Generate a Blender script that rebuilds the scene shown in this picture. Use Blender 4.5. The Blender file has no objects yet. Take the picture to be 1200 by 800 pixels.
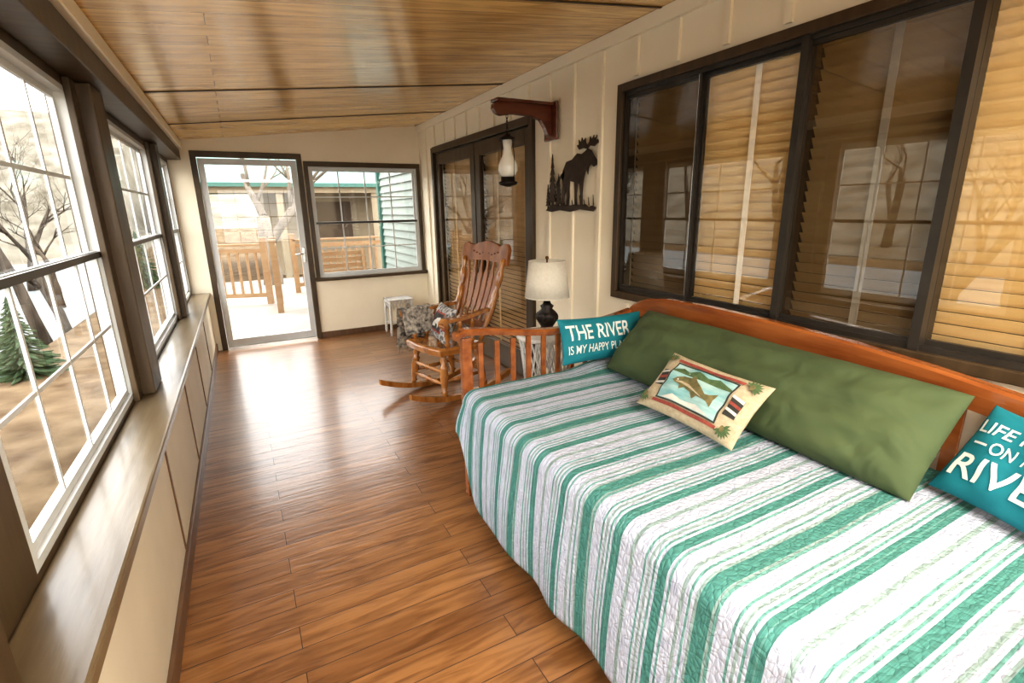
import bpy, bmesh, math, random
from mathutils import Vector, Matrix
random.seed(4)
S=bpy.context.scene; COL=S.collection
try:
    S.view_settings.view_transform='Standard'; S.view_settings.look='Medium High Contrast'; S.view_settings.exposure=.42
except Exception: pass
pi=math.pi
# ---------------------------------------------------------------- materials
def newmat(n):
    m=bpy.data.materials.new(n); m.use_nodes=True; nt=m.node_tree
    return m,nt,nt.nodes,nt.links,nt.nodes['Principled BSDF']
def M(n,c1,c2=None,rough=.5,scale=8,stretch=(1,1,1),bump=0.0,metal=0,coat=0,detail=4,spec=.5,bscale=None,k=1,bdist=.01):
    m,nt,N,L,P=newmat(n)
    if c2 is None: c2=tuple(min(1,x*1.12+.003) for x in c1)
    c1=tuple(x*k for x in c1); c2=tuple(x*k for x in c2)
    tc=N.new('ShaderNodeTexCoord'); mp=N.new('ShaderNodeMapping'); mp.inputs['Scale'].default_value=stretch
    L.new(tc.outputs['Object'],mp.inputs['Vector'])
    no=N.new('ShaderNodeTexNoise'); no.inputs['Scale'].default_value=scale; no.inputs['Detail'].default_value=detail
    L.new(mp.outputs[0],no.inputs['Vector'])
    cr=N.new('ShaderNodeValToRGB'); cr.color_ramp.elements[0].position=.32; cr.color_ramp.elements[1].position=.68
    cr.color_ramp.elements[0].color=(*c1,1); cr.color_ramp.elements[1].color=(*c2,1)
    L.new(no.outputs['Fac'],cr.inputs[0]); L.new(cr.outputs[0],P.inputs['Base Color'])
    P.inputs['Roughness'].default_value=rough; P.inputs['Metallic'].default_value=metal
    P.inputs['Coat Weight'].default_value=coat; P.inputs['Coat Roughness'].default_value=.12
    P.inputs['Specular IOR Level'].default_value=spec
    if bump:
        b=N.new('ShaderNodeBump'); b.inputs['Strength'].default_value=bump; b.inputs['Distance'].default_value=bdist
        if bscale:
            n2=N.new('ShaderNodeTexNoise'); n2.inputs['Scale'].default_value=bscale; n2.inputs['Distortion'].default_value=.6; L.new(tc.outputs['Object'],n2.inputs['Vector']); L.new(n2.outputs['Fac'],b.inputs['Height'])
        else: L.new(no.outputs['Fac'],b.inputs['Height'])
        L.new(b.outputs[0],P.inputs['Normal'])
    return m
def plankmat(n,cA,cB,cMort,width,row,grainscale,mort=.004,rough=.25,coat=.3,dark=.45,bump=.25,rot=0,gs=(1.6,14,1)):
    m,nt,N,L,P=newmat(n)
    tc=N.new('ShaderNodeTexCoord'); mp=N.new('ShaderNodeMapping'); mp.inputs['Rotation'].default_value=(0,0,rot)
    L.new(tc.outputs['Object'],mp.inputs['Vector'])
    br=N.new('ShaderNodeTexBrick'); br.inputs['Scale'].default_value=1; br.inputs['Brick Width'].default_value=width
    br.inputs['Row Height'].default_value=row; br.inputs['Mortar Size'].default_value=mort; br.inputs['Mortar Smooth'].default_value=.3
    br.offset=.37; br.offset_frequency=2
    br.inputs['Color1'].default_value=(*cA,1); br.inputs['Color2'].default_value=(*cB,1); br.inputs['Mortar'].default_value=(*cMort,1)
    L.new(mp.outputs[0],br.inputs['Vector'])
    m2=N.new('ShaderNodeMapping'); m2.inputs['Scale'].default_value=gs; L.new(mp.outputs[0],m2.inputs['Vector'])
    no=N.new('ShaderNodeTexNoise'); no.noise_dimensions='4D'; no.inputs['Scale'].default_value=grainscale; no.inputs['Detail'].default_value=7; no.inputs['Distortion'].default_value=1.8
    L.new(m2.outputs[0],no.inputs['Vector'])
    sp=N.new('ShaderNodeSeparateColor'); L.new(br.outputs['Color'],sp.inputs[0])
    mu=N.new('ShaderNodeMath'); mu.operation='MULTIPLY'; mu.inputs[1].default_value=60; L.new(sp.outputs[0],mu.inputs[0]); L.new(mu.outputs[0],no.inputs['W'])
    cr=N.new('ShaderNodeValToRGB'); cr.color_ramp.elements[0].position=.35; cr.color_ramp.elements[1].position=.6
    cr.color_ramp.elements[0].color=(dark,dark*.90,dark*.80,1); cr.color_ramp.elements[1].color=(1.1,1.1,1.1,1)
    L.new(no.outputs['Fac'],cr.inputs[0])
    mx=N.new('ShaderNodeMix'); mx.data_type='RGBA'; mx.blend_type='MULTIPLY'; mx.inputs['Factor'].default_value=1
    L.new(br.outputs['Color'],mx.inputs['A']); L.new(cr.outputs[0],mx.inputs['B']); L.new(mx.outputs['Result'],P.inputs['Base Color'])
    P.inputs['Roughness'].default_value=rough; P.inputs['Coat Weight'].default_value=coat; P.inputs['Coat Roughness'].default_value=.15
    ad=N.new('ShaderNodeMath'); ad.operation='MULTIPLY_ADD'; ad.inputs[1].default_value=-1.5
    L.new(br.outputs['Fac'],ad.inputs[0]); L.new(no.outputs['Fac'],ad.inputs[2])
    b=N.new('ShaderNodeBump'); b.inputs['Strength'].default_value=bump; b.inputs['Distance'].default_value=.006
    L.new(ad.outputs[0],b.inputs['Height']); L.new(b.outputs[0],P.inputs['Normal'])
    return m
def glassmat(n,base=.04,grz=.5,tint=(1,1,1)):
    m=bpy.data.materials.new(n); m.use_nodes=True; nt=m.node_tree; N=nt.nodes; L=nt.links; N.clear()
    o=N.new('ShaderNodeOutputMaterial'); mix=N.new('ShaderNodeMixShader'); t=N.new('ShaderNodeBsdfTransparent'); g=N.new('ShaderNodeBsdfGlossy')
    t.inputs[0].default_value=(*tint,1); g.inputs['Roughness'].default_value=.01
    f=N.new('ShaderNodeLayerWeight'); f.inputs['Blend'].default_value=.5
    p=N.new('ShaderNodeMath'); p.operation='POWER'; p.inputs[1].default_value=5
    q=N.new('ShaderNodeMath'); q.operation='MULTIPLY_ADD'; q.inputs[1].default_value=grz; q.inputs[2].default_value=base
    L.new(f.outputs['Facing'],p.inputs[0]); L.new(p.outputs[0],q.inputs[0])
    L.new(q.outputs[0],mix.inputs[0]); L.new(t.outputs[0],mix.inputs[1]); L.new(g.outputs[0],mix.inputs[2]); L.new(mix.outputs[0],o.inputs[0])
    return m
def screenmat(n,col,fac):
    m=bpy.data.materials.new(n); m.use_nodes=True; nt=m.node_tree; N=nt.nodes; L=nt.links; N.clear()
    o=N.new('ShaderNodeOutputMaterial'); mix=N.new('ShaderNodeMixShader'); t=N.new('ShaderNodeBsdfTransparent'); g=N.new('ShaderNodeBsdfDiffuse')
    g.inputs[0].default_value=(*col,1); mix.inputs[0].default_value=fac
    L.new(t.outputs[0],mix.inputs[1]); L.new(g.outputs[0],mix.inputs[2]); L.new(mix.outputs[0],o.inputs[0]); return m

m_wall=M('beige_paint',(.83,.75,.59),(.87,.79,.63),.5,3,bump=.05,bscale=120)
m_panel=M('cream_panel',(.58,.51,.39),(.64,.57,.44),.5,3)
m_trim=M('dark_brown_paint',(.050,.031,.015),(.076,.049,.025),.42,4,(1,6,1),bump=.1,spec=.35)
m_trim_v=M('dark_brown_post',(.052,.033,.016),(.088,.057,.029),.42,4,(4,4,.5),bump=.1,spec=.35)
m_sill=M('brown_sill',(.12,.084,.046),(.175,.128,.073),.3,3,(8,1,1),bump=.15,coat=.2)
m_floor=plankmat('floor_planks',(.285,.135,.050),(.19,.085,.031),(.03,.012,.006),1.1,.108,2.0,mort=.0018,rough=.30,coat=.28,dark=.60,bump=.5,gs=(1.2,10,1))
m_ceil=plankmat('ceiling_pine',(.84,.57,.215),(.68,.43,.14),(.22,.11,.035),3.4,.15,1.4,mort=.0024,rough=.24,coat=.5,dark=.66,bump=.08,gs=(1.0,9,1))
m_white=M('white_vinyl',(.52,.53,.52),(.58,.59,.58),.4,5)
m_black=M('black_frame',(.022,.018,.014),(.032,.026,.02),.35,8)
m_glass=glassmat('clear_glass',.02,.30)
m_rglass=glassmat('reflective_glass',.07,.50,(1,.98,.95))
m_screen=screenmat('insect_screen',(.08,.06,.04),.24)
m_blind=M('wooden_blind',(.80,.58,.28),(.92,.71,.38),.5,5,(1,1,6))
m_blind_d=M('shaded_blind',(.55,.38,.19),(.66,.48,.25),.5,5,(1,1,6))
m_tape=M('blind_tape',(.90,.87,.80),None,.8,30)
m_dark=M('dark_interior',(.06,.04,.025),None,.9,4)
m_cherry=M('cherry_wood',(.20,.056,.015),(.35,.12,.034),.2,3,(6,1,6),coat=.5,bump=.05)
m_mahog=M('dark_red_mahogany',(.085,.018,.008),(.13,.03,.012),.25,4,(1,6,6),coat=.4)
m_oak=M('glossy_oak',(.24,.088,.021),(.44,.19,.048),.22,6,(3,3,1),coat=.5,bump=.05)
m_oakd=M('honey_brown_oak',(.19,.066,.018),(.32,.12,.033),.42,6,(3,3,1),coat=.12,bump=.05,spec=.3)
E=.125
m_deckw=M('deck_wood',(.85,.42,.15),(1,.60,.27),.7,4,(1,1,4),k=E*1.6)
m_deckf=M('deck_floor',(.75,.64,.50),(.95,.82,.66),.7,2,(1,8,1),k=E*1.6)
m_green=M('green_cotton',(.050,.073,.028),(.064,.088,.034),.85,3,bump=.7,bscale=7,bdist=.03)
m_teal=M('teal_fabric',(.0,.15,.19),(.005,.18,.225),.8,12,bump=.4,bscale=14)
m_letter=M('white_print',(.70,.72,.68),(.60,.65,.62),.8,60)
m_tan=M('tapestry_tan',(.48,.40,.28),(.38,.31,.20),.9,60,bump=.2,bscale=200)
m_tred=M('tapestry_red',(.20,.035,.03),(.30,.07,.045),.9,60)
m_tgrn=M('tapestry_green',(.05,.09,.035),(.09,.14,.055),.9,60)
m_tsky=M('tapestry_lake',(.12,.30,.31),(.36,.52,.50),.9,9,(1,4,1))
m_tfish=M('tapestry_fish',(.20,.15,.06),(.09,.09,.035),.9,50)
m_twht=M('tapestry_white',(.62,.60,.53),(.50,.50,.46),.9,40)
m_tblk=M('tapestry_black',(.03,.03,.025),None,.9,40)
m_metal=M('black_iron',(.018,.014,.012),(.03,.022,.018),.5,20,metal=.6)
m_art=M('rusty_black_steel',(.03,.018,.012),(.06,.035,.02),.55,20,metal=.3)
m_brass=M('aged_brass',(.12,.07,.03),(.2,.12,.05),.4,10,metal=.9)
m_milk=M('milk_glass',(.82,.8,.72),(.86,.84,.78),.2,4,coat=.5)
m_shade=M('linen_shade',(.62,.58,.49),(.68,.64,.55),.85,60,bump=.2,bscale=150)
m_wicker=M('white_wicker',(.72,.71,.67),(.56,.54,.5),.6,60,bump=.6,bscale=90)
m_mattress=M('mattress_ticking',(.7,.7,.68),None,.9,10)
m_chrome=M('chrome',(.6,.6,.6),None,.2,5,metal=1)
m_base=M('skirting_brown',(.10,.05,.025),(.14,.075,.038),.4,4,(6,1,1))

STRIPE=1
def quiltmat():
    m,nt,N,L,P=newmat('striped_quilt')
    uv=N.new('ShaderNodeUVMap'); uv.uv_map='UVMap'; sp=N.new('ShaderNodeSeparateXYZ'); L.new(uv.outputs[0],sp.inputs[0])
    d=N.new('ShaderNodeMath'); d.operation='DIVIDE'; d.inputs[1].default_value=.46
    L.new(sp.outputs[STRIPE],d.inputs[0]); fr=N.new('ShaderNodeMath'); fr.operation='FRACT'; L.new(d.outputs[0],fr.inputs[0])
    cr=N.new('ShaderNodeValToRGB'); cr.color_ramp.interpolation='CONSTANT'
    W=(.43,.46,.55,1); T=(.068,.205,.180,1); T2=(.125,.275,.245,1); G=(.24,.32,.31,1)
    seq=[(0,W),(.06,T),(.095,T2),(.105,T),(.135,W),(.155,T2),(.17,W),(.19,G),(.21,W),(.23,T2),(.245,W),(.33,T2),(.35,G),(.365,T),(.455,G),(.475,W),(.50,T2),(.515,W),(.54,G),(.565,W),(.64,T2),(.655,W),(.675,T),(.74,W),(.76,T2),(.775,W),(.795,G),(.815,W),(.835,T2),(.85,W),(.935,G),(.965,W)]
    e=cr.color_ramp.elements; e[0].position=0; e[0].color=W; e[1].position=seq[1][0]; e[1].color=seq[1][1]
    for p,c in seq[2:]:
        x=e.new(p); x.color=c
    L.new(fr.outputs[0],cr.inputs[0]); 
    mp=N.new('ShaderNodeMapping'); mp.inputs['Scale'].default_value=(18,260,1); L.new(uv.outputs[0],mp.inputs[0])
    n0=N.new('ShaderNodeTexNoise'); n0.inputs['Scale'].default_value=1; L.new(mp.outputs[0],n0.inputs['Vector'])
    mx=N.new('ShaderNodeMix'); mx.data_type='RGBA'; mx.blend_type='OVERLAY'; mx.inputs['Factor'].default_value=.7
    L.new(cr.outputs[0],mx.inputs['A']); L.new(n0.outputs['Fac'],mx.inputs['B']); L.new(mx.outputs['Result'],P.inputs['Base Color'])
    P.inputs['Roughness'].default_value=.9; P.inputs['Specular IOR Level'].default_value=.2
    vo=N.new('ShaderNodeTexVoronoi'); vo.inputs['Scale'].default_value=46; vo.feature='DISTANCE_TO_EDGE'; L.new(uv.outputs[0],vo.inputs['Vector'])
    pw=N.new('ShaderNodeMath'); pw.operation='POWER'; pw.inputs[1].default_value=.5; L.new(vo.outputs['Distance'],pw.inputs[0])
    b=N.new('ShaderNodeBump'); b.inputs['Strength'].default_value=.7; b.inputs['Distance'].default_value=.008
    L.new(pw.outputs[0],b.inputs['Height']); L.new(b.outputs[0],P.inputs['Normal'])
    return m
m_quilt=quiltmat()
def plaidmat():
    m,nt,N,L,P=newmat('plaid_throw')
    tc=N.new('ShaderNodeTexCoord'); ch=N.new('ShaderNodeTexChecker'); ch.inputs['Scale'].default_value=34
    ch.inputs['Color1'].default_value=(.015,.015,.02,1); ch.inputs['Color2'].default_value=(.30,.29,.28,1)
    vo=N.new('ShaderNodeTexVoronoi'); vo.inputs['Scale'].default_value=30; L.new(tc.outputs['Object'],vo.inputs['Vector']); L.new(tc.outputs['Object'],ch.inputs['Vector'])
    pw=N.new('ShaderNodeMath'); pw.operation='POWER'; pw.inputs[1].default_value=2.2; L.new(vo.outputs['Distance'],pw.inputs[0])
    mx=N.new('ShaderNodeMix'); mx.data_type='RGBA'; L.new(pw.outputs[0],mx.inputs['Factor']); L.new(ch.outputs[0],mx.inputs['A']); mx.inputs['B'].default_value=(.6,.57,.52,1)
    L.new(mx.outputs['Result'],P.inputs['Base Color']); P.inputs['Roughness'].default_value=.95; return m
m_plaid=plaidmat()
m_lace=M('knitted_lace',(.56,.52,.45),(.03,.03,.035),.95,30,bump=.8)

# ---------------------------------------------------------------- mesh builder
class B:
    def __init__(s): s.bm=bmesh.new(); s.mi=0; s.mats=[]
    def mat(s,m):
        if m not in s.mats: s.mats.append(m)
        s.mi=s.mats.index(m); return s
    def _f(s,vs,smooth=False):
        try: f=s.bm.faces.new(vs)
        except ValueError: return
        f.material_index=s.mi; f.smooth=smooth
    def box(s,x0,x1,y0,y1,z0,z1,bev=0,mtx=None):
        if x0>x1:x0,x1=x1,x0
        if y0>y1:y0,y1=y1,y0
        if z0>z1:z0,z1=z1,z0
        P=[(x0,y0,z0),(x1,y0,z0),(x1,y1,z0),(x0,y1,z0),(x0,y0,z1),(x1,y0,z1),(x1,y1,z1),(x0,y1,z1)]
        v=[s.bm.verts.new(mtx@Vector(p) if mtx else p) for p in P]
        for q in ((3,2,1,0),(4,5,6,7),(0,1,5,4),(1,2,6,5),(2,3,7,6),(3,0,4,7)): s._f([v[i] for i in q])
        if bev:
            es=list({e for a in v for e in a.link_edges})
            r=bmesh.ops.bevel(s.bm,geom=es,offset=bev,segments=2,affect='EDGES',profile=.5)
            for f in r['faces']: f.material_index=s.mi
        return s
    def prism(s,poly,vec,z=None):
        vec=Vector(vec); a=[s.bm.verts.new(p) for p in poly]; b=[s.bm.verts.new(Vector(p)+vec) for p in poly]; n=len(a)
        s._f(a[::-1]); s._f(b)
        for i in range(n): s._f([a[i],a[(i+1)%n],b[(i+1)%n],b[i]])
        return s
    def lathe(s,prof,p0,p1,seg=14):
        p0=Vector(p0);p1=Vector(p1);d=p1-p0; q=d.to_track_quat('Z','Y'); rings=[]
        for t,r in prof:
            c=p0+d*t; rings.append([s.bm.verts.new(c+q@Vector((r*math.cos(2*pi*k/seg),r*math.sin(2*pi*k/seg),0))) for k in range(seg)])
        for a,b in zip(rings,rings[1:]):
            for k in range(seg): s._f([a[k],a[(k+1)%seg],b[(k+1)%seg],b[k]],True)
        s._f(rings[0][::-1]); s._f(rings[-1]); return s
    def cyl(s,p0,p1,r,r2=None,seg=12): return s.lathe([(0,r),(1,r if r2 is None else r2)],p0,p1,seg)
    def tube(s,pts,r,seg=8,rz=None):
        pts=[Vector(p) for p in pts]; rings=[]
        for i,p in enumerate(pts):
            d=(pts[min(i+1,len(pts)-1)]-pts[max(i-1,0)]); q=d.to_track_quat('Z','Y'); rr=r[i] if isinstance(r,(list,tuple)) else r
            rings.append([s.bm.verts.new(p+q@Vector((rr*math.cos(2*pi*k/seg),(rz or rr)*math.sin(2*pi*k/seg),0))) for k in range(seg)])
        for a,b in zip(rings,rings[1:]):
            for k in range(seg): s._f([a[k],a[(k+1)%seg],b[(k+1)%seg],b[k]],True)
        s._f(rings[0][::-1]); s._f(rings[-1]); return s
    def sweep(s,pts,sec,smooth=False):
        rings=[[s.bm.verts.new(Vector(p)+Vector(o)) for o in sec(i)] for i,p in enumerate(pts)]
        n=len(rings[0])
        for a,b in zip(rings,rings[1:]):
            for k in range(n): s._f([a[k],a[(k+1)%n],b[(k+1)%n],b[k]],smooth)
        s._f(rings[0][::-1]); s._f(rings[-1]); return s
    def ball(s,c,r,sc=(1,1,1)):
        g=bmesh.ops.create_uvsphere(s.bm,u_segments=14,v_segments=9,radius=r,matrix=Matrix.Translation(c)@Matrix.Diagonal((*sc,1)))
        for v in g['verts']:
            for f in v.link_faces: f.material_index=s.mi; f.smooth=True
        return s
    def make(s,name,parent=None,origin=(0,0,0),label=None,cat=None,kind=None,norm=True):
        if norm: bmesh.ops.recalc_face_normals(s.bm,faces=s.bm.faces)
        o=Vector(origin)
        if o.length: bmesh.ops.translate(s.bm,verts=s.bm.verts,vec=-o)
        me=bpy.data.meshes.new(name); s.bm.to_mesh(me); s.bm.free()
        for m in s.mats: me.materials.append(m)
        ob=bpy.data.objects.new(name,me); COL.objects.link(ob); ob.location=o
        if parent: ob.parent=parent
        tag(ob,label,cat,kind); return ob
def tag(ob,label=None,cat=None,kind=None,group=None):
    if label: ob['label']=label
    if cat: ob['category']=cat
    if kind: ob['kind']=kind
    if group: ob['group']=group
    return ob
def empty(name,loc,label,cat,rotz=0,group=None,kind=None):
    e=bpy.data.objects.new(name,None); COL.objects.link(e); e.location=loc; e.rotation_euler=(0,0,rotz); e.empty_display_size=.1
    return tag(e,label,cat,kind,group)
def ST(b,name,label,cat,**k): return b.make(name,label=label,cat=cat,kind='structure',**k)

# ---------------------------------------------------------------- dimensions (eye over x=0,y=0, height 1.5)
XL=-.39; XR=2.13; YE=6.35; YB=-1.7
def cz(x): return 2.23+(x-XL)*(.27/(XR-XL))
b=B().mat(m_floor); b.box(-.62,XR+.1,YB-.1,YE+.1,-.08,0); ST(b,'floor','glossy reddish-brown hand-scraped hardwood plank floor','floor')
b=B().mat(m_ceil)
b.prism([(-.62,YB-.1,cz(-.62)),(XR+.12,YB-.1,cz(XR+.12)),(XR+.12,YB-.1,cz(XR+.12)+.08),(-.62,YB-.1,cz(-.62)+.08)],(0,YE-YB+.2,0))
ST(b,'ceiling','sloped varnished knotty pine board ceiling','ceiling')
n=0
def trim(b,label,cat='trim'):
    global n; n+=1; return ST(b,'trim_%d'%n,label,cat)
for y in (.4,2.2,4.0,5.3):
    b=B().mat(m_trim); b.prism([(-.40,y,cz(-.40)-.006),(XR,y,cz(XR)-.006),(XR,y,cz(XR)+.002),(-.40,y,cz(-.40)+.002)],(0,.016,0)); trim(b,'thin dark seam strip across the pine ceiling','ceiling trim')
WL=[(-.15,.74),(1.42,2.77),(3.28,4.86),(5.14,6.28)]
ZW0,ZW1=.68,2.0
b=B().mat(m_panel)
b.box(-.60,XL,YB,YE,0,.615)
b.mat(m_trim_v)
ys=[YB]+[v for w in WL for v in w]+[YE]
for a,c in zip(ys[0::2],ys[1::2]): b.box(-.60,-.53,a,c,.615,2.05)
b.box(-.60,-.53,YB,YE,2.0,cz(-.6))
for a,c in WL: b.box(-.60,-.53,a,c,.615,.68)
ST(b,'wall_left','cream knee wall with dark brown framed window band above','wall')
b=B().mat(m_sill); b.box(-.53,-.358,YB,YE-.002,.618,.662,bev=.008); trim(b,'long glossy brown painted wooden window sill','window sill')
b=B().mat(m_trim); b.box(-.528,-.41,YB,YE-.002,2.035,2.14,bev=.005); b.box(-.528,-.44,YB,YE-.002,2.14,cz(-.52)-.005);trim(b,'dark brown painted header beam above the windows','beam')
b=B().mat(m_wall); b.box(-.44,-.385,YB,YE-.002,2.145,cz(-.44)-.004,bev=.006); trim(b,'cream strip moulding between beam and ceiling','moulding')
for a,c,x in ((.80,1.00,-.43),(2.82,3.05,-.455),(4.91,5.09,-.47)):
    b=B().mat(m_trim_v); b.box(-.528,x,a,c,.664,2.033,bev=.006); trim(b,'dark brown painted timber post between windows','post')
    b=B().mat(m_trim_v); b.box(-.529,-.505,a-.09,a-.002,.664,2.033,bev=.004); b.box(-.529,-.505,c+.002,c+.12,.664,2.033,bev=.004); trim(b,'dark brown window casing boards beside the post','casing')
for y in (1.1,2.32,3.25,4.2,5.2):
    b=B().mat(m_base); b.box(XL,XL+.006,y,y+.012,.09,.615); trim(b,'narrow brown joint strip on the knee wall','joint strip')
b=B().mat(m_base); b.box(XL,XL+.016,YB,YE,0,.085,bev=.003); ST(b,'baseboard_left','dark brown baseboard below the cream panels','baseboard')

def window(name,axis,p,w0,w1,z0,z1,cols,label,inward,rows=2):
    e=bpy.data.objects.new(name,None); COL.objects.link(e); tag(e,label,'window','structure')
    e.location=(p,(w0+w1)/2,z0) if axis=='x' else ((w0+w1)/2,p,z0)
    L=Vector(e.location)
    def bx(b,a,c,za,zb,d0,d1,bev=0):
        d0,d1=p+inward*d0,p+inward*d1
        if axis=='x': b.box(d0-L.x,d1-L.x,a-L.y,c-L.y,za-L.z,zb-L.z,bev=bev)
        else: b.box(a-L.x,c-L.x,d0-L.y,d1-L.y,za-L.z,zb-L.z,bev=bev)
    f=.024
    b=B().mat(m_white)
    bx(b,w0,w0+f,z0,z1,-.06,.0); bx(b,w1-f,w1,z0,z1,-.06,.0); bx(b,w0+f,w1-f,z0,z0+f,-.06,.0); bx(b,w0+f,w1-f,z1-f,z1,-.06,.0)
    b.make('window_frame',e)
    zm=(z0+z1)/2
    for (za,zb,dd) in ((z0+f,zm+.015,-.015),(zm-.015,z1-f,-.035)):
        b=B().mat(m_white); a,c=w0+f,w1-f; g=.025; d0=dd-.014;d1=dd
        bx(b,a,a+g,za,zb,d0,d1);bx(b,c-g,c,za,zb,d0,d1);bx(b,a+g,c-g,za,za+g,d0,d1);bx(b,a+g,c-g,zb-g,zb,d0,d1)
        for i in range(1,cols):
            x=a+(c-a)*i/cols; bx(b,x-.007,x+.007,za+g,zb-g,d0+.004,d1-.002)
        for i in range(1,rows):
            z=za+(zb-za)*i/rows; bx(b,a+g,c-g,z-.007,z+.007,d0+.005,d1-.003)
        b.make('sash',e)
        b=B().mat(m_glass); bx(b,a+g,c-g,za+g,zb-g,d0+.0055,d0+.0065); b.make('glass',e)
    b=B().mat(m_black); bx(b,w0+f,w1-f,zm-.012,zm+.012,-.014,.0); b.make('meeting_rail',e,label='dark meeting rail')
    return e
for i,(a,c) in enumerate(WL):
    window('window_%d'%(i+1),'x',-.53,a,c,ZW0,ZW1,4,'white vinyl double-hung grid window above the long sill',1)

DX0,DX1=-.33,.74
b=B().mat(m_wall)
yy=(YE,YE+.1)
b.box(-.60,DX0+.03,*yy,0,2.08); b.box(DX1-.03,.80,*yy,0,2.08); b.box(.80,2.07,*yy,0,.74); b.box(.80,2.07,*yy,2.0,2.08); b.box(2.07,XR,*yy,0,2.08)
b.prism([(-.60,YE,2.08),(XR,YE,2.08),(XR,YE,cz(XR)),(-.60,YE,cz(-.60))],(0,.1,0))
ST(b,'wall_far','cream painted end wall with glass door and window','wall')
window('window_5','y',YE,.80,2.07,.74,2.0,4,'white vinyl grid window beside the glass door',-1)
b=B().mat(m_trim)
b.box(.755,.80,YE-.025,YE,.74,2.0,bev=.004); b.box(2.07,2.115,YE-.025,YE,.74,2.0,bev=.004); b.box(.755,2.115,YE-.028,YE,2.0,2.055,bev=.004)
trim(b,'dark brown casing around the end window','casing')
b=B().mat(m_trim); b.box(.74,XR-.005,YE-.075,YE,.70,.738,bev=.006); trim(b,'dark brown stool ledge under the end window','window ledge')
b=B().mat(m_trim); b.box(DX0,DX0+.055,YE-.03,YE+.02,0,2.09,bev=.004); b.box(DX1-.055,DX1,YE-.03,YE+.02,0,2.09,bev=.004); b.box(DX0,DX1,YE-.032,YE+.02,2.07,2.13,bev=.004)
trim(b,'dark brown door casing','door casing')
d=bpy.data.objects.new('door_1',None); COL.objects.link(d); d.location=(.19,YE,0); tag(d,'white full-glass storm door opening onto the deck','door','structure')
x0,x1=DX0+.058-.19,DX1-.058-.19
b=B().mat(m_white)
for a,c,z0,z1 in ((x0,x0+.06,.03,2.06),(x1-.06,x1,.03,2.06),(x0+.06,x1-.06,.03,.11),(x0+.06,x1-.06,2.0,2.06)): b.box(a,c,.0,.035,z0,z1)
b.make('door_frame',d)
b=B().mat(m_glass); b.box(x0+.06,x1-.06,.015,.018,.11,2.0); b.make('glass',d)
b=B().mat(m_chrome); b.box(x1-.05,x1-.02,-.012,.0,.93,1.10,bev=.003); b.cyl((x1-.035,-.005,1.03),(x1-.035,-.045,1.03),.008); b.tube([(x1-.035,-.045,1.03),(x1-.09,-.048,1.03),(x1-.13,-.045,1.025)],.008); b.make('handle',d,label='chrome lever handle')
b=B().mat(m_chrome); b.box(x0,x1,-.03,.03,.0,.025); b.make('threshold',d)
b=B().mat(m_base); b.box(DX1+.002,XR,YE-.016,YE,0,.07,bev=.003); ST(b,'baseboard_far','dark brown baseboard under the end window','baseboard')

# right wall
FD=(3.60,5.80,2.13); BW=(.25,2.50,.975,2.15)
b=B().mat(m_wall); X2=XR+.1
def rb(a,c,z0,z1): b.box(XR,X2,a,c,z0,z1)
ztop=2.42
rb(YB,BW[0],0,ztop); rb(BW[0],BW[1],0,BW[2]); rb(BW[0],BW[1],BW[3],ztop); rb(BW[1],FD[0],0,ztop); rb(FD[0],FD[1],FD[2],ztop); rb(FD[1],YE,0,ztop)
b.box(XR,X2,YB,YE,ztop,cz(XR))
y=YE-.28; 
while y>YB:
    zs=[(0,2.42)]
    if BW[0]-.06<y<BW[1]+.06: zs=[(0,BW[2]-.07),(BW[3]+.07,2.42)]
    if FD[0]-.06<y<FD[1]+.06: zs=[(FD[2]+.08,2.42)]
    for z0,z1 in zs: b.box(XR-.018,XR,y-.016,y+.016,z0,z1)
    y-=.305
ST(b,'wall_right','cream painted board and batten house wall','wall')
b=B().mat(m_wall); b.prism([(XR-.030,YB,2.425),(XR-.0005,YB,2.425),(XR-.0005,YB,cz(XR)-.004),(XR-.038,YB,cz(XR)-.006)],(0,YE-YB-.002,0)); trim(b,'cream crown board at top of the panelled wall','crown moulding')
b=B().mat(m_base); b.box(XR-.034,XR-.0185,YB,FD[0]-.07,0,.07,bev=.003); ST(b,'baseboard_right','dark brown baseboard along the panelled wall','baseboard')
t=.045
b=B().mat(m_trim)
b.box(XR-.03,XR+.02,BW[1],BW[1]+t,BW[2]-t,BW[3]+t,bev=.004); b.box(XR-.03,XR+.02,BW[0]-t,BW[0],BW[2]-t,BW[3]+t,bev=.004)
b.box(XR-.032,XR+.02,BW[0],BW[1],BW[3],BW[3]+t,bev=.004); b.box(XR-.032,XR+.02,BW[0],BW[1],BW[2]-t,BW[2],bev=.004)
trim(b,'dark brown casing around the wide house window','casing')
div=[2.50,1.935,1.40,.845,.25]
w=bpy.data.objects.new('window_6',None); COL.objects.link(w); w.location=(XR,1.4,BW[2]); tag(w,'wide dark-framed sliding house window with four panels','window','structure')
def wb(b,x0,x1,y0,y1,z0,z1,bev=0): b.box(x0-XR,x1-XR,y0-1.4,y1-1.4,z0-BW[2],z1-BW[2],bev=bev)
b=B().mat(m_black)
z0,z1=BW[2],BW[3]
wb(b,XR-.01,XR+.07,.25,2.50,z0,z0+.02); wb(b,XR-.01,XR+.07,.25,2.50,z1-.02,z1); wb(b,XR-.01,XR+.07,2.48,2.50,z0,z1); wb(b,XR-.01,XR+.07,.25,.27,z0,z1)
for yv in (1.40,.845): wb(b,XR-.022,XR+.07,yv-.016,yv+.016,z0,z1)
b.make('window_frame',w)
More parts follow.
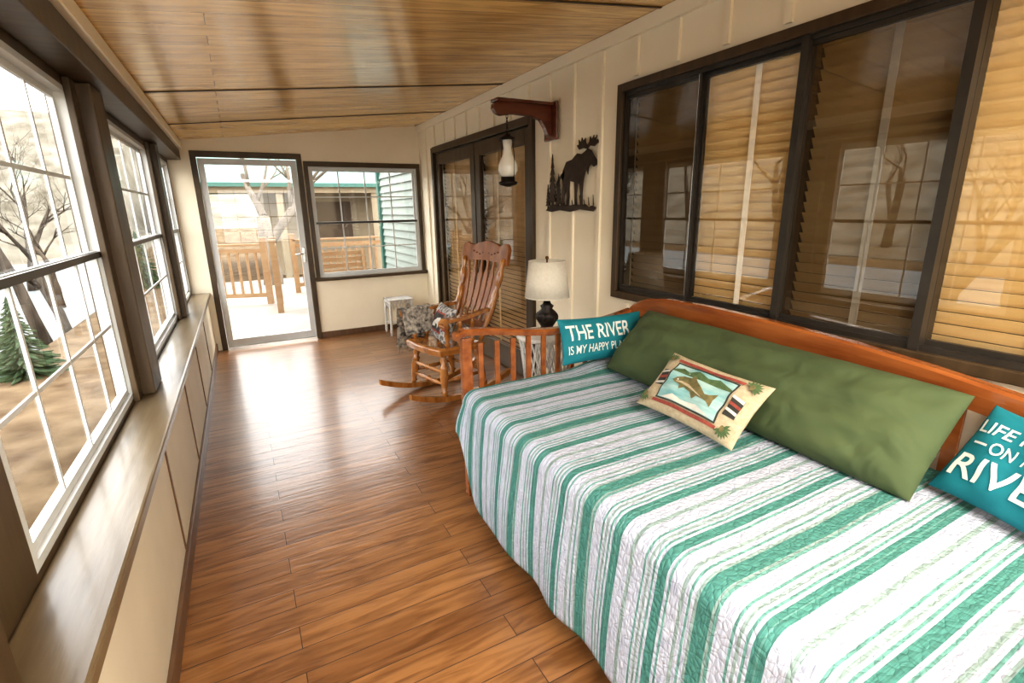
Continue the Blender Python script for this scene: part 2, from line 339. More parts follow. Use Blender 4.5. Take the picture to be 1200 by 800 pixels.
for k in range(4):
    y1,y0=div[k],div[k+1]; b=B().mat(m_black); off=.0 if k%2==0 else .02
    g=.017
    wb(b,XR+off,XR+off+.02,y0,y0+g,z0+.02,z1-.02);wb(b,XR+off,XR+off+.02,y1-g,y1,z0+.02,z1-.02);wb(b,XR+off,XR+off+.02,y0+g,y1-g,z0+.02,z0+.04);wb(b,XR+off,XR+off+.02,y0+g,y1-g,z1-.04,z1-.02)
    b.make('sash',w)
    b=B().mat(m_chrome); wb(b,XR+off-.002,XR+off,y0+g-.003,y0+g,z0+.02,z1-.02); b.make('glazing_strip',w,label='thin silver glazing strip')
    b=B().mat(m_rglass); wb(b,XR+off+.006,XR+off+.0065,y0+g,y1-g,z0+.04,z1-.04); b.make('glass',w)
    if k in (0,2):
        b=B().mat(m_screen); wb(b,XR+off+.012,XR+off+.0122,y0+g,y1-g,z0+.04,z1-.04); b.make('insect_screen',w)
def blind(y0,y1,z0,z1,x,label,tapes,mt=None,mtp=None):
    e=empty('window_blind',(x,(y0+y1)/2,z0),label,'window blind')
    L=Vector(e.location); b=B().mat(mt or m_blind); z=z0+.02
    while z<z1-.03:
        a=math.radians(58); c=math.cos(a)*.0265; s_=math.sin(a)*.0265
        b.prism([(c,y0-L.y,z-s_-L.z),(c+.004,y0-L.y,z-s_-L.z),(-c+.004,y0-L.y,z+s_-L.z),(-c,y0-L.y,z+s_-L.z)],(0,y1-y0,0)); z+=.0435
    b.box(-.02,.03,y0-L.y,y1-L.y,z1-.03-L.z,z1-L.z); b.make('slats',e)
    b=B().mat(mtp or m_tape)
    for ty in tapes: b.box(-.024,-.021,ty-.015-L.y,ty+.015-L.y,0,z1-z0-.02)
    b.make('ladder_tape',e)
blind(1.42,2.47,z0+.01,z1-.01,XR+.08,'honey-coloured wooden slat blind behind the house window',(1.66,))
blind(.28,1.38,z0+.01,z1-.01,XR+.08,'honey-coloured wooden slat blind behind the sliding window',(1.10,.55))
b=B().mat(m_trim)
b.box(XR-.03,XR+.02,FD[1],FD[1]+.06,0,FD[2]+.06,bev=.004); b.box(XR-.03,XR+.02,FD[0]-.06,FD[0],0,FD[2]+.06,bev=.004); b.box(XR-.032,XR+.02,FD[0],FD[1],FD[2],FD[2]+.065,bev=.004)
trim(b,'dark brown casing around the double glass doors','door casing')
fe=bpy.data.objects.new('door_2',None); COL.objects.link(fe); fe.location=(XR,4.7,0); tag(fe,'pair of dark brown glazed doors into the house','door','structure')
for (a,c) in ((3.61,4.69),(4.71,5.79)):
    a-=4.7;c-=4.7; b=B().mat(m_trim_v)
    b.box(.0,.045,a,a+.1,.01,2.12,bev=.003);b.box(.0,.045,c-.1,c,.01,2.12,bev=.003);b.box(.0,.045,a+.1,c-.1,.01,.22,bev=.003);b.box(.0,.045,a+.1,c-.1,2.0,2.12,bev=.003)
    leaf=b.make('door_leaf',fe)
    b=B().mat(m_rglass); b.box(.022,.0225,a+.1,c-.1,.22,2.0); b.make('glass',leaf)
b=B().mat(m_brass); b.box(-.012,.0,-.07,-.03,.9,1.12,bev=.003); b.cyl((-.006,-.05,1.02),(-.05,-.05,1.02),.009); b.tube([(-.05,-.05,1.02),(-.052,-.1,1.02),(-.05,-.15,1.018)],.008); b.make('handle',fe,label='aged brass lever handle')
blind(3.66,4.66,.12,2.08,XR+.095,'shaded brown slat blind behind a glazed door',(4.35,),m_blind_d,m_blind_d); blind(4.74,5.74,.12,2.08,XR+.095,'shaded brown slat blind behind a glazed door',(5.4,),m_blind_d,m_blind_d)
b=B().mat(m_dark); b.box(XR+.25,XR+.3,YB,YE+.1,0,2.6); b.box(XR+.101,XR+.3,YE,YE+.1,0,2.6); b.box(XR+.101,XR+.3,YB,YE+.1,2.55,2.6); ST(b,'dark_backing','dark backing sheet standing in for the unlit rooms behind the windows','wall')  # backing close behind the glass, the rooms' darkness put into its colour
b=B().mat(m_wall); b.box(-.6,XR,YB-.1,YB,0,.7); b.box(-.6,-.35,YB-.1,YB,.7,2.2); b.box(1.95,XR,YB-.1,YB,.7,2.2); b.box(-.6,XR,YB-.1,YB,2.1,2.2)
b.prism([(-.6,YB-.1,2.2),(XR,YB-.1,2.2),(XR,YB-.1,cz(XR)),(-.6,YB-.1,cz(-.6))],(0,.1,0)); ST(b,'wall_back','cream end wall with wide opening made to admit light','wall')
window('window_7','y',YB,-.35,1.95,.7,2.1,6,'unseen wide white vinyl grid window added to let in light',1)  # unseen window added behind the camera so more skylight gets in

# ---------------------------------------------------------------- daybed
BX0,BXB=.93,2.02; BY1,BY0=2.235,.08
O=Vector((1.45,1.17,0))
bed=empty('daybed',O,'cherry wood daybed with slatted back and ends against the wall','bed')
def mk(b,name,**k):
    bmesh.ops.translate(b.bm,verts=b.bm.verts,vec=-O); return b.make(name,bed,**k)
TAB=[(.08,.865),(.3,.895),(.5,.928),(.72,.958),(1.0,.987),(1.34,1.005),(1.7,1.014),(1.95,1.010),(2.10,.99),(2.19,.955),(2.235,.92)]
def backz(y):
    for (a,za),(c,zc) in zip(TAB,TAB[1:]):
        if y<=c+1e-6: 
            t=(y-a)/(c-a); return za+(zc-za)*t
    return TAB[-1][1]
pts=[(BXB,BY0+(BY1-BY0)*i/60,backz(BY0+(BY1-BY0)*i/60)) for i in range(61)]
b=B().mat(m_cherry)
b.sweep(pts,lambda i:[(-.026,0,-.095),(.02,0,-.095),(.022,0,-.008),(.014,0,0),(-.022,0,0),(-.032,0,-.010),(-.032,0,-.04)])
for i in range(21):
    y=BY0+.06+(BY1-BY0-.12)*i/20; b.box(BXB-.008,BXB+.008,y-.02,y+.02,.40,backz(y)-.085)
b.box(BXB-.02,BXB+.02,BY0,BY1,.33,.42,bev=.004); mk(b,'backrest')
for yy_ in (BY1,BY0):
    b=B().mat(m_cherry)
    N_=40; P_=[]
    for i in range(N_+1):
        t=i/N_; x=BX0-.06+(BXB-BX0+.04)*t
        P_.append((x,yy_,.895+.032*math.cos(pi*min(1,t*1.8))+.05*max(0,(t-.55)/.45)**2-.02*max(0,1-t/.05)))
    b.sweep(P_,lambda i:[(0,-.022,-.034),(0,.022,-.034),(0,.032,-.012),(0,.022,0),(0,-.022,0),(0,-.032,-.012)],)
    for i in range(11):
        x=BX0+.08+(BXB-BX0-.14)*i/10; b.box(x-.013,x+.013,yy_-.007,yy_+.007,.40,.84)
    b.box(BX0,BXB,yy_-.014,yy_+.014,.33,.42,bev=.003)
    mk(b,'end_panel')
    for x in (BX0,BXB):
        b=B().mat(m_cherry); zt=.88 if x==BX0 else .86; b.box(x-.026,x+.026,yy_-.024,yy_+.024,0,zt,bev=.006); mk(b,'corner_post')
b=B().mat(m_cherry); b.box(BX0-.012,BX0+.012,BY0,BY1,.25,.35); b.box(BX0,BXB,BY0,BY1,.30,.325); mk(b,'bed_rail')
b=B().mat(m_mattress); b.box(BX0+.015,BXB-.035,BY0+.04,BY1-.04,.33,.60,bev=.04); ob=b.make('mattress',label='twin mattress hidden under the striped quilt on the daybed',cat='mattress')
def sm(t): t=max(0,min(1,t)); return t*t*(3-2*t)
def spread():
    bm=bmesh.new(); uvl=bm.loops.layers.uv.new('UVMap'); ny=160; Yb,Yt=.13,2.197
    ntop=44; nc=8; nd=34
    grid=[];uvs=[]
    for j in range(ny+1):
        y=Yb+(Yt-Yb)*j/ny; row=[];ur=[]
        c=sm((y-1.88)/.31); hem=.10+.30*c**2+.006*math.sin(y*9)
        xf=.862+.03*c; r=.06; ztp=.618
        for i in range(ntop+1):
            x=1.962-(1.962-(xf+r))*i/ntop
            z=ztp+.003*math.sin(x*9+y*4)*math.sin(y*7)+.001*math.sin(x*23-y*11)+.035*sm((x-1.45)/.3)*sm((y-1.95)/.18)
            if y>2.15: z-=.012*((y-2.15)/.047)**2
            row.append((x,y,z)); ur.append((1.962-x,y))
        s=1.962-(xf+r); zc=row[-1][2]
        for i in range(1,nc+1):
            a=pi/2*i/nc; row.append((xf+r-r*math.sin(a),y,zc-r+r*math.cos(a))); ur.append((s+r*a,y))
        s+=r*pi/2; zt=zc-r
        for i in range(1,nd+1):
            t=i/nd; z=zt+(hem-zt)*t
            w=(.001+.010*t)*math.sin(y*14+1.3*math.sin(y*5))
            x=xf-.035*math.sin(t*pi*.55)+w*sm(t*2)
            row.append((x,y,z)); ur.append((s+(zt-z),y))
        grid.append([bm.verts.new(p) for p in row]); uvs.append(ur)
    for j in range(ny):
        for i in range(len(grid[0])-1):
            f=bm.faces.new([grid[j][i],grid[j+1][i],grid[j+1][i+1],grid[j][i+1]]); f.smooth=True
            for l,(jj,ii) in zip(f.loops,((j,i),(j+1,i),(j+1,i+1),(j,i+1))): l[uvl].uv=uvs[jj][ii]
    bmesh.ops.recalc_face_normals(bm,faces=bm.faces)
    me=bpy.data.meshes.new('bedspread'); bm.to_mesh(me); bm.free(); me.materials.append(m_quilt)
    ob=bpy.data.objects.new('bedspread',me); COL.objects.link(ob)
    so=ob.modifiers.new('thick','SOLIDIFY'); so.thickness=.009; so.offset=1
    tag(ob,'quilted teal and white striped bedspread draped over the daybed','bedspread'); return ob
spread()

# ---------------------------------------------------------------- pillows
class Pillow:
    def __init__(s,name,c,R,U,a,bb,t,mat,label,n=30,wr=.004,cat='pillow',pu=2.6,pv=2.2,pinch=(.06,.08),ex=.5,creases=0):
        R=Vector(R).normalized(); U=Vector(U); U=(U-R*U.dot(R)).normalized(); Nn=R.cross(U)
        s.a,s.b,s.t,s.wr,s.pu,s.pv,s.pinch,s.ex,s.cre=a,bb,t,wr,pu,pv,pinch,ex,creases; bm=bmesh.new(); F={}
        for side in (1,-1):
            for i in range(n+1):
                for j in range(n+1):
                    edge=i in(0,n) or j in (0,n)
                    if side==-1 and edge: F[side,i,j]=F[1,i,j]; continue
                    u=math.sin((2*i/n-1)*pi/2); v=math.sin((2*j/n-1)*pi/2)
                    F[side,i,j]=bm.verts.new(s.pt(u*a,v*bb,side))
        for side in (1,-1):
            for i in range(n):
                for j in range(n):
                    q=[F[side,i,j],F[side,i+1,j],F[side,i+1,j+1],F[side,i,j+1]]
                    if side==-1:q=q[::-1]
                    f=bm.faces.new(q); f.smooth=True
        me=bpy.data.meshes.new(name); bm.to_mesh(me); bm.free(); me.materials.append(mat)
        s.ob=bpy.data.objects.new(name,me); COL.objects.link(s.ob)
        m=Matrix((R,U,Nn)).transposed().to_4x4(); m.translation=Vector(c); s.ob.matrix_world=m
        tag(s.ob,label,cat)
    def pt(s,x,y,side=1,off=0):
        u=max(-1,min(1,x/s.a)); v=max(-1,min(1,y/s.b))
        e=max(0,(1-abs(u)**s.pu)*(1-abs(v)**s.pv))**s.ex
        z=side*(s.t*e+s.wr*e*(math.sin(9*u+4*v)+math.sin(5*u-11*v+1)))
        if s.cre: z+=side*e*s.cre*(abs(math.sin(13*u+3*v+1.5*math.sin(4*v+u*2)))**.7+ .6*abs(math.sin(21*u-5*v*v+2))-.8)*(.35+.65*abs(v))
        return Vector((x*(1-s.pinch[0]*(1-v*v)),y*(1-s.pinch[1]*(1-u*u)),z+off))
    def decal(s,polys,name,off=.0025,maxl=.018,label=None):
        bm=bmesh.new(); mats=[]
        k=0
        for pts,mt in polys:
            if mt not in mats: mats.append(mt)
            b2=bmesh.new()
            if isinstance(pts,bpy.types.Mesh): b2.from_mesh(pts)
            else: b2.faces.new([b2.verts.new((p[0],p[1],0)) for p in pts])
            bmesh.ops.triangulate(b2,faces=b2.faces)
            for _ in range(6):
                es=[e for e in b2.edges if e.calc_length()>maxl]
                if not es: break
                bmesh.ops.subdivide_edges(b2,edges=es,cuts=1); bmesh.ops.triangulate(b2,faces=b2.faces)
            vm={}
            for v in b2.verts: vm[v]=bm.verts.new(s.pt(v.co.x,v.co.y,1,off+k*.0004))
            for f in b2.faces:
                try: g=bm.faces.new([vm[v] for v in f.verts]); g.material_index=mats.index(mt); g.smooth=True
                except ValueError: pass
            b2.free(); k+=1
        me=bpy.data.meshes.new(name); bm.to_mesh(me); bm.free()
        for m in mats: me.materials.append(m)
        o=bpy.data.objects.new(name,me); COL.objects.link(o); o.parent=s.ob
        if label:o['label']=label
        return o
def textmesh(body,x0,x1,y0,y1,bold=.012):
    cu=bpy.data.curves.new('t','FONT'); cu.body=body; cu.size=1; cu.offset=bold; cu.resolution_u=3
    o=bpy.data.objects.new('t',cu); COL.objects.link(o); dg=bpy.context.evaluated_depsgraph_get(); dg.update()
    me=bpy.data.meshes.new_from_object(o.evaluated_get(dg)); bpy.data.objects.remove(o)
    xs=[v.co.x for v in me.vertices]; ys=[v.co.y for v in me.vertices]
    ax,bx_,ay,by=min(xs),max(xs),min(ys),max(ys)
    for v in me.vertices: v.co=((v.co.x-ax)/(bx_-ax)*(x1-x0)+x0,(v.co.y-ay)/(by-ay)*(y1-y0)+y0,0)
    return me
def rect(x0,x1,y0,y1): return [(x0,y0),(x1,y0),(x1,y1),(x0,y1)]
Pillow('body_pillow',(1.79,1.30,.79),(0,-1,-.02),(.70,0,.71),.71,.198,.095,m_green,'long olive green body pillow leaning on the daybed back',n=72,wr=.006,pu=7,pv=2.4,pinch=(.01,.02),ex=.5,creases=.010)
p=Pillow('lumbar_pillow',(1.70,2.115,.80),(1,-.12,0),(.02,.30,.95),.265,.125,.05,m_teal,'teal lumbar pillow with white river lettering at daybed end')
p.decal([(textmesh('THE RIVER',-.240,.165,.0,.085),m_letter),(textmesh('IS MY HAPPY PLACE',-.240,.150,-.075,-.028,.006),m_letter)],'lettering',off=.003)
p=Pillow('throw_pillow',(1.812,.398,.770),(-.30,-.94,-.02),(.56,-.18,.80),.185,.155,.05,m_teal,'teal square pillow with white river lettering in daybed corner')
p.decal([(textmesh('LIFE IS',-.168,-.005,.058,.100),m_letter),(textmesh('ON THE',-.098,.060,.0,.040),m_letter),(rect(-.150,-.108,.017,.024),m_letter),(textmesh('RIVER',-.158,.145,-.100,-.020),m_letter)],'lettering',off=.003)
p=Pillow('fish_pillow',(1.54,1.29,.76),(0,-1,-.03),(.71,.10,.70),.245,.142,.055,m_tan,'tan tapestry pillow picturing a leaping trout and pine sprigs')
P=[]
P+= [(rect(-.215,-.165,-.035,.045),m_tblk),(rect(.165,.215,-.045,.035),m_tblk)]
for sx in (-1,1):
    for k in range(3):
        P.append(([(sx*.215,-.032+k*.027),(sx*.165,-.032+k*.027+.01),(sx*.165,-.032+k*.027+.022),(sx*.215,-.032+k*.027+.012)],m_tred if k%2 else m_twht))
K=1.08
P.append((rect(-.165,.165,.099,.113),m_tred)); P.append((rect(-.165,.165,-.113,-.099),m_tred))
def sc(pts): return [(x*K,y*K*1.04) for x,y in pts]
P.append((sc(rect(-.145,.145,-.084,.084)),m_tblk)); P.append((sc(rect(-.138,.138,-.078,.078)),m_tsky))
P.append((sc([(-.138,.048),(-.10,.066),(-.06,.054),(-.02,.074),(.03,.058),(.07,.072),(.138,.05),(.138,.04),(-.138,.04)]),m_tgrn))
P.append((sc([(-.12,-.076),(-.07,-.052),(-.02,-.062),(.05,-.056),(.12,-.076)]),m_twht))
P.append((sc([(-.112,.004),(-.098,.020),(-.070,.033),(-.035,.036),(-.022,.050),(-.004,.032),(.030,.014),(.060,-.006),(.078,-.002),(.108,.014),(.098,-.014),(.104,-.044),(.078,-.028),(.058,-.026),(.030,-.024),(.014,-.040),(-.004,-.020),(-.040,-.012),(-.056,-.026),(-.066,-.008),(-.095,-.004)]),m_tfish))
P.append((sc([(-.100,.002),(-.060,.002),(-.010,-.008),(.040,-.020),(.056,-.022),(.020,-.010),(-.030,.008),(-.070,.012)]),m_tan))
P.append((sc([(-.095,.012),(-.090,.016),(-.085,.012),(-.090,.008)]),m_twht))
for cx,cy,r0 in ((-.20,.10,2.2),(.20,.10,.9),(-.20,-.10,4.0),(.20,-.10,5.4)):
    for k in range(9):
        a=r0+(k-4)*.42; dx,dy=math.cos(a),math.sin(a); l=.036
        P.append(([(cx-dy*.003,cy+dx*.003),(cx+dx*l*.6-dy*.005,cy+dy*l*.6+dx*.005),(cx+dx*l,cy+dy*l),(cx+dx*l*.6+dy*.005,cy+dy*l*.6-dx*.005),(cx+dy*.003,cy-dx*.003)],m_tgrn))
    P.append(([(cx+.009*math.cos(t*pi/4),cy+.014*math.sin(t*pi/4)) for t in range(8)],m_tfish))
p.decal(P,'printed_picture',off=.002,maxl=.02)

# ---------------------------------------------------------------- rocking chair
CH=(1.40,3.80,0); RZ=math.radians(194)
ch=empty('rocking_chair',CH,'glossy oak rocking chair with turned spindles and carved crest','chair',RZ)
turn=[(0,.016),(.08,.020),(.12,.029),(.15,.018),(.3,.027),(.5,.034),(.62,.027),(.68,.034),(.72,.020),(.85,.027),(1,.019)]
def rz(x): return .028+ (x+.03)**2/(2*1.15)
for sy in (-1,1):
    b=B().mat(m_oak); pts=[(-.50+1.0*i/24,sy*.235,rz(-.50+1.0*i/24)-.012) for i in range(25)]
    b.sweep(pts,lambda i:[(0,-.018,-.016),(0,.018,-.016),(0,.018,.028),(0,-.018,.028)]); b.make('rocker',ch)
    for sx in (-1,1):
        b=B().mat(m_oak); x1=.21*sx-.02; b.lathe(turn,(x1,sy*.235,rz(x1)+.004),(.155*sx,sy*.19,.405)); b.make('leg',ch)
    b=B().mat(m_oak); b.lathe([(0,.01),(.5,.021),(1,.01)],(-.2,sy*.222,.18),(.17,sy*.222,.18)); b.make('stretcher',ch)
for z in (.16,.26):
    b=B().mat(m_oak); b.lathe([(0,.01),(.3,.020),(.45,.012),(.5,.026),(.55,.012),(.7,.020),(1,.01)],(.185,-.215,z),(.185,.215,z)); b.make('stretcher',ch)
b=B().mat(m_oak); b.lathe([(0,.01),(.5,.017),(1,.01)],(-.2,-.215,.2),(-.2,.215,.2)); b.make('stretcher',ch)
bm_=B().mat(m_oak); nn=20; T={};Bt={}
for i in range(nn+1):
    for j in range(nn+1):
        u=2*i/nn-1; v=2*j/nn-1
        x=u*.255*(1-.10*v*v); y=v*.285*(1-.08*u*u-.05*(1-u)/2)
        e=max(abs(u),abs(v)); dz=-.018*(1-u*u)*(1-v*v)+(-.016 if e>.99 else 0)+.008*u
        T[i,j]=bm_.bm.verts.new((x,y,.452+dz)); Bt[i,j]=bm_.bm.verts.new((x*.95,y*.95,.398))
for i in range(nn):
    for j in range(nn):
        bm_._f([T[i,j],T[i+1,j],T[i+1,j+1],T[i,j+1]],True); bm_._f([Bt[i,j],Bt[i,j+1],Bt[i+1,j+1],Bt[i+1,j]],True)
for k in range(nn):
    for A in (((k,0),(k+1,0)),((k,nn),(k+1,nn)),((0,k),(0,k+1)),((nn,k),(nn,k+1))): bm_._f([T[A[0]],T[A[1]],Bt[A[1]],Bt[A[0]]],False)
bm_.make('seat',ch)
def bp(z): return -.205-(z-.44)*.34-.03*math.sin((z-.44)/.72*pi)
for sy in (-1,1):
    b=B().mat(m_oak); pts=[];rr=[]
    prof=[.018,.020,.030,.018,.025,.030,.033,.030,.025,.032,.018,.025,.029,.025,.018,.027,.020]
    for i,r in enumerate(prof):
        z=.44+.66*i/16; pts.append((bp(z),sy*(.205+.055*i/16),z)); rr.append(r)
    b.tube(pts,rr,seg=12); b.make('back_post',ch)
def crest(y):
    q=abs(y/.31); return 1.222-.035*q**2+.024*math.exp(-((q-.86)/.13)**2)-.014*math.exp(-((q-.55)/.12)**2)+.014*math.exp(-(q/.2)**2)-(.03 if q>.98 else 0)
b=B().mat(m_oakd); pts=[(bp(1.1)-.03*(1-(y/.31)**2),y,1.08) for y in [-.31+.62*i/36 for i in range(37)]]
b.sweep(pts,lambda i:[(.014,0,-.035+.03*(1-(pts[i][1]/.31)**2)),(-.016,0,-.035+.03*(1-(pts[i][1]/.31)**2)),(-.05,0,crest(pts[i][1])-1.08),(-.02,0,crest(pts[i][1])-1.08)])
b.mat(m_mahog)
for k in range(9):
    yv_=-.16+.04*k; zc_=1.135+.012*math.cos(k*pi/2); xx=bp(1.1)-.03*(1-(yv_/.31)**2)-(zc_-1.08)*.28+.0125
    b.ball((xx,yv_,zc_),.014,(.35,1.1,.55))
b.make('crest_rail',ch,label='carved crest rail with scrolled ears')
b=B().mat(m_oakd); pts2=[(bp(.56)-.02*(1-(y/.22)**2),y,.56) for y in [-.215+.43*i/14 for i in range(15)]]
b.sweep(pts2,lambda i:[(.012,0,-.028),(-.012,0,-.028),(-.018,0,.028),(.004,0,.028)]); b.make('lower_rail',ch)
for k in range(6):
    y0=-.16+.32*k/5; y1=y0*1.3; b=B().mat(m_oakd); pts3=[];ws=[]
    for i in range(13):
        t=i/12; z=.58+.5*t; yy3=y0+(y1-y0)*t; cv=-.02*(1-(yy3/.25)**2)-.01*t
        pts3.append((bp(z)+cv,yy3,z)); ws.append(.010+.018*math.sin(pi*t)**2+(.008 if i in(3,9) else 0))
    b.sweep(pts3,lambda i:[(-.007,-ws[i],0),(.007,-ws[i],0),(.007,ws[i],0),(-.007,ws[i],0)]); b.make('back_slat',ch)
for sy in (-1,1):
    b=B().mat(m_oak); pts=[(-.28,sy*.232,.70),(-.15,sy*.25,.692),(0,sy*.272,.682),(.12,sy*.285,.686),(.19,sy*.285,.685),(.225,sy*.283,.66),(.215,sy*.28,.64)]
    wd=[.022,.026,.032,.038,.042,.036,.02]
    b.sweep(pts,lambda i:[(0,-wd[i],-.014),(0,wd[i],-.014),(0,wd[i],.014),(0,-wd[i],.014)],); b.make('armrest',ch)
    for x,xs in ((.14,.16),(.02,.03),(-.1,-.09)):
        b=B().mat(m_oak); b.lathe([(0,.012),(.12,.015),(.2,.027),(.25,.014),(.5,.024),(.75,.014),(.8,.027),(.88,.015),(1,.011)],(x,sy*.235,.44),(xs,sy*.268+sy*(.0 if x>.1 else -.005),.676),seg=10); b.make('arm_spindle',ch)
b=B().mat(m_lace); bmx=b.bm; rows=[]
path=[(-.365,.36),(-.345,.45),(-.335,.56),(-.328,.65),(-.318,.705),(-.285,.717),(-.245,.707),(-.236,.66),(-.228,.60),(-.215,.54),(-.20,.50)]
for i in range(17):
    x=-.04+.29*i/16; r=[]
    for k,(y,z) in enumerate(path):
        wv=.010*math.sin(x*45+k*.6)*(1 if z<.69 else .25); r.append(bmx.verts.new((x,y+(-abs(wv) if y<-.285 else abs(wv)),z+(.01*math.sin(x*30) if k==0 else 0))))
    rows.append(r)
for a,c in zip(rows,rows[1:]):
    for k in range(len(path)-1): b._f([a[k],c[k],c[k+1],a[k+1]],True)
for i in range(34):
    x=-.04+.29*i/33; b.cyl((x,-.366,.365),(x+.004*math.sin(i*3),-.368,.30),.0025,.001,seg=5)
ob=b.make('throw_blanket',label='fringed black and cream knitted throw over rocking chair arm',cat='blanket'); ob.location=CH; ob.rotation_euler=(0,0,RZ)
rm=Matrix.Translation(CH)@Matrix.Rotation(RZ,4,'Z')
c_=rm@Vector((.03,.03,.605)); R_=rm.to_3x3()@Vector((.30,.95,0)); U_=rm.to_3x3()@Vector((-.35,.1,.93))
p=Pillow('chair_cushion',c_,R_,U_,.21,.15,.055,m_plaid,'black and white patterned cushion with red patch on rocking chair')
P=[(rect(-.12,.12,-.09,.09),m_tred),(rect(-.105,.105,-.075,.075),m_tblk),([(-.075,-.05),(-.07,.0),(-.03,.03),(.02,.035),(.05,.045),(.075,.03),(.085,.005),(.06,-.0),(.055,-.05),(.035,-.05),(.03,-.02),(-.02,-.02),(-.03,-.05)],m_twht),(rect(-.19,-.145,-.05,.06),m_tred),(rect(.145,.19,-.05,.06),m_tred)]
p.decal(P,'printed_picture',off=.003)

# ---------------------------------------------------------------- wicker tables & lamp
wt=empty('wicker_table',(1.65,6.08,0),'small white wicker side table in the corner','table')
b=B().mat(m_wicker); b.box(-.15,.15,-.13,.13,.43,.448,bev=.006)
for i in range(16): b.cyl((-.145+.29*i/15,-.13,.44),(-.145+.29*i/15,-.145,.44),.009,seg=6)
b.make('table_top',wt)
b=B().mat(m_wicker)
for (ax,ay,bx2,by2) in ((-.135,-.115,.135,-.115),(-.135,.115,.135,.115),(-.135,-.115,-.135,.115),(.135,-.115,.135,.115)):
    for k in range(6):
        t=k/6; q0=Vector((ax+(bx2-ax)*t,ay+(by2-ay)*t,.43)); q1=Vector((ax+(bx2-ax)*(t+1/6),ay+(by2-ay)*(t+1/6),.33))
        b.cyl(q0,q1,.005,seg=5); b.cyl((q1.x,q1.y,.43),(q0.x,q0.y,q1.z),.005,seg=5)
b.make('apron',wt,label='woven lattice apron')
for sx in (-1,1):
    for sy in (-1,1):
        b=B().mat(m_wicker); b.lathe([(0,.014),(.1,.018),(.5,.014),(.9,.018),(1,.015)],(sx*.145,sy*.125,0),(sx*.135,sy*.115,.43)); b.make('leg',wt)
    b=B().mat(m_wicker); b.cyl((sx*.135,-.115,.14),(-sx*.135,.115,.14),.008); b.make('cross_brace',wt)
LX,LY=1.72,2.72
st=empty('side_table',(LX,LY,0),'round white wicker side table between daybed and chair','table')
b=B().mat(m_wicker); b.lathe([(0,.19),(.2,.205),(.8,.205),(1,.195)],(0,0,.665),(0,0,.695),seg=32); b.make('table_top',st)
b=B().mat(m_wicker)
for i in range(28):
    a=2*pi*i/28; a2=a+.5
    b.cyl((.185*math.cos(a),.185*math.sin(a),.665),(.15*math.cos(a2),.15*math.sin(a2),.34),.006,seg=5)
    a2=a-.5; b.cyl((.185*math.cos(a),.185*math.sin(a),.665),(.15*math.cos(a2),.15*math.sin(a2),.34),.006,seg=5)
b.lathe([(0,.155),(1,.155)],(0,0,.33),(0,0,.35),seg=28); b.make('woven_body',st)
for k in range(4):
    a=pi/4+k*pi/2; b=B().mat(m_wicker); b.lathe([(0,.016),(.5,.014),(1,.018)],(.18*math.cos(a),.18*math.sin(a),0),(.14*math.cos(a),.14*math.sin(a),.34)); b.make('leg',st)
lamp=empty('table_lamp',(LX,LY,.696),'table lamp with dark carved base and cream linen shade','lamp')
b=B().mat(m_metal); b.lathe([(0,.075),(.06,.078),(.12,.05),(.2,.04),(.35,.062),(.5,.072),(.62,.06),(.72,.035),(.8,.045),(.86,.028),(1,.014)],(0,0,0),(0,0,.23),seg=22)
for k in range(8):
    a=k*pi/4; b.ball((.058*math.cos(a),.058*math.sin(a),.11),.018,(1,1,1.8))
b.make('lamp_base',lamp)
Z0s,Z1s=.245,.475; R0s,R1s=.145,.118
b=B().mat(m_brass); b.cyl((0,0,.23),(0,0,Z1s+.012),.006); b.ball((0,0,Z1s+.02),.012); b.make('lamp_pole',lamp)
b=B().mat(m_shade); seg=36
ri=[]
for (z,r) in ((Z0s,R0s),(Z1s,R1s)): ri.append([b.bm.verts.new((r*math.cos(2*pi*k/seg),r*math.sin(2*pi*k/seg),z)) for k in range(seg)])
for k in range(seg): b._f([ri[0][k],ri[0][(k+1)%seg],ri[1][(k+1)%seg],ri[1][k]],True)
sh=b.make('lamp_shade',lamp); sm_=sh.modifiers.new('t','SOLIDIFY'); sm_.thickness=.003
for z,r in ((Z0s,R0s),(Z1s,R1s)):
    b=B().mat(m_shade); b.tube([(r*math.cos(2*pi*k/24),r*math.sin(2*pi*k/24),z) for k in range(25)],.003,seg=6); b.make('shade_rim',lamp)

# ---------------------------------------------------------------- bracket & lantern
YK=3.27
br=empty('wall_bracket',(XR-.018,YK,2.03),'dark red mahogany wall bracket holding a hanging lantern','bracket')
b=B().mat(m_mahog); b.box(-.022,0,-.085,.085,-.06,.20,bev=.010); b.make('back_plate',br)
b=B().mat(m_mahog)
poly=[(-.018,-.022,-.03),(-.05,-.022,-.02),(-.075,-.022,.03),(-.11,-.022,.075),(-.18,-.022,.095),(-.33,-.022,.10),(-.42,-.022,.085),(-.46,-.022,.095),(-.485,-.022,.125),(-.48,-.022,.155),(-.45,-.022,.17),(-.018,-.022,.17)]
b.prism(poly,(0,.044,0)); b.box(-.47,-.018,-.055,.055,.168,.19,bev=.006); b.make('arm',br)
hl=empty('hanging_lantern',(1.74,YK,1.66),'antique oil lantern with white milk-glass shade hanging from bracket','lantern')
b=B().mat(m_metal); 
for i in range(7):
    z=.475-.022*i; dx=.008 if i%2 else 0; dy=.0 if i%2 else .008
    b.tube([(dx*math.cos(t*pi/4),dy*math.cos(t*pi/4),z+.014*math.sin(t*pi/4)) for t in range(9)],.0025,seg=5)
b.make('chain',hl)
b=B().mat(m_milk); b.lathe([(0,.03),(.08,.055),(.2,.07),(.35,.068),(.5,.05),(.62,.034),(.78,.028),(1,.036)],(0,0,.05),(0,0,.30),seg=22); b.make('glass_shade',hl,label='white milk-glass chimney')
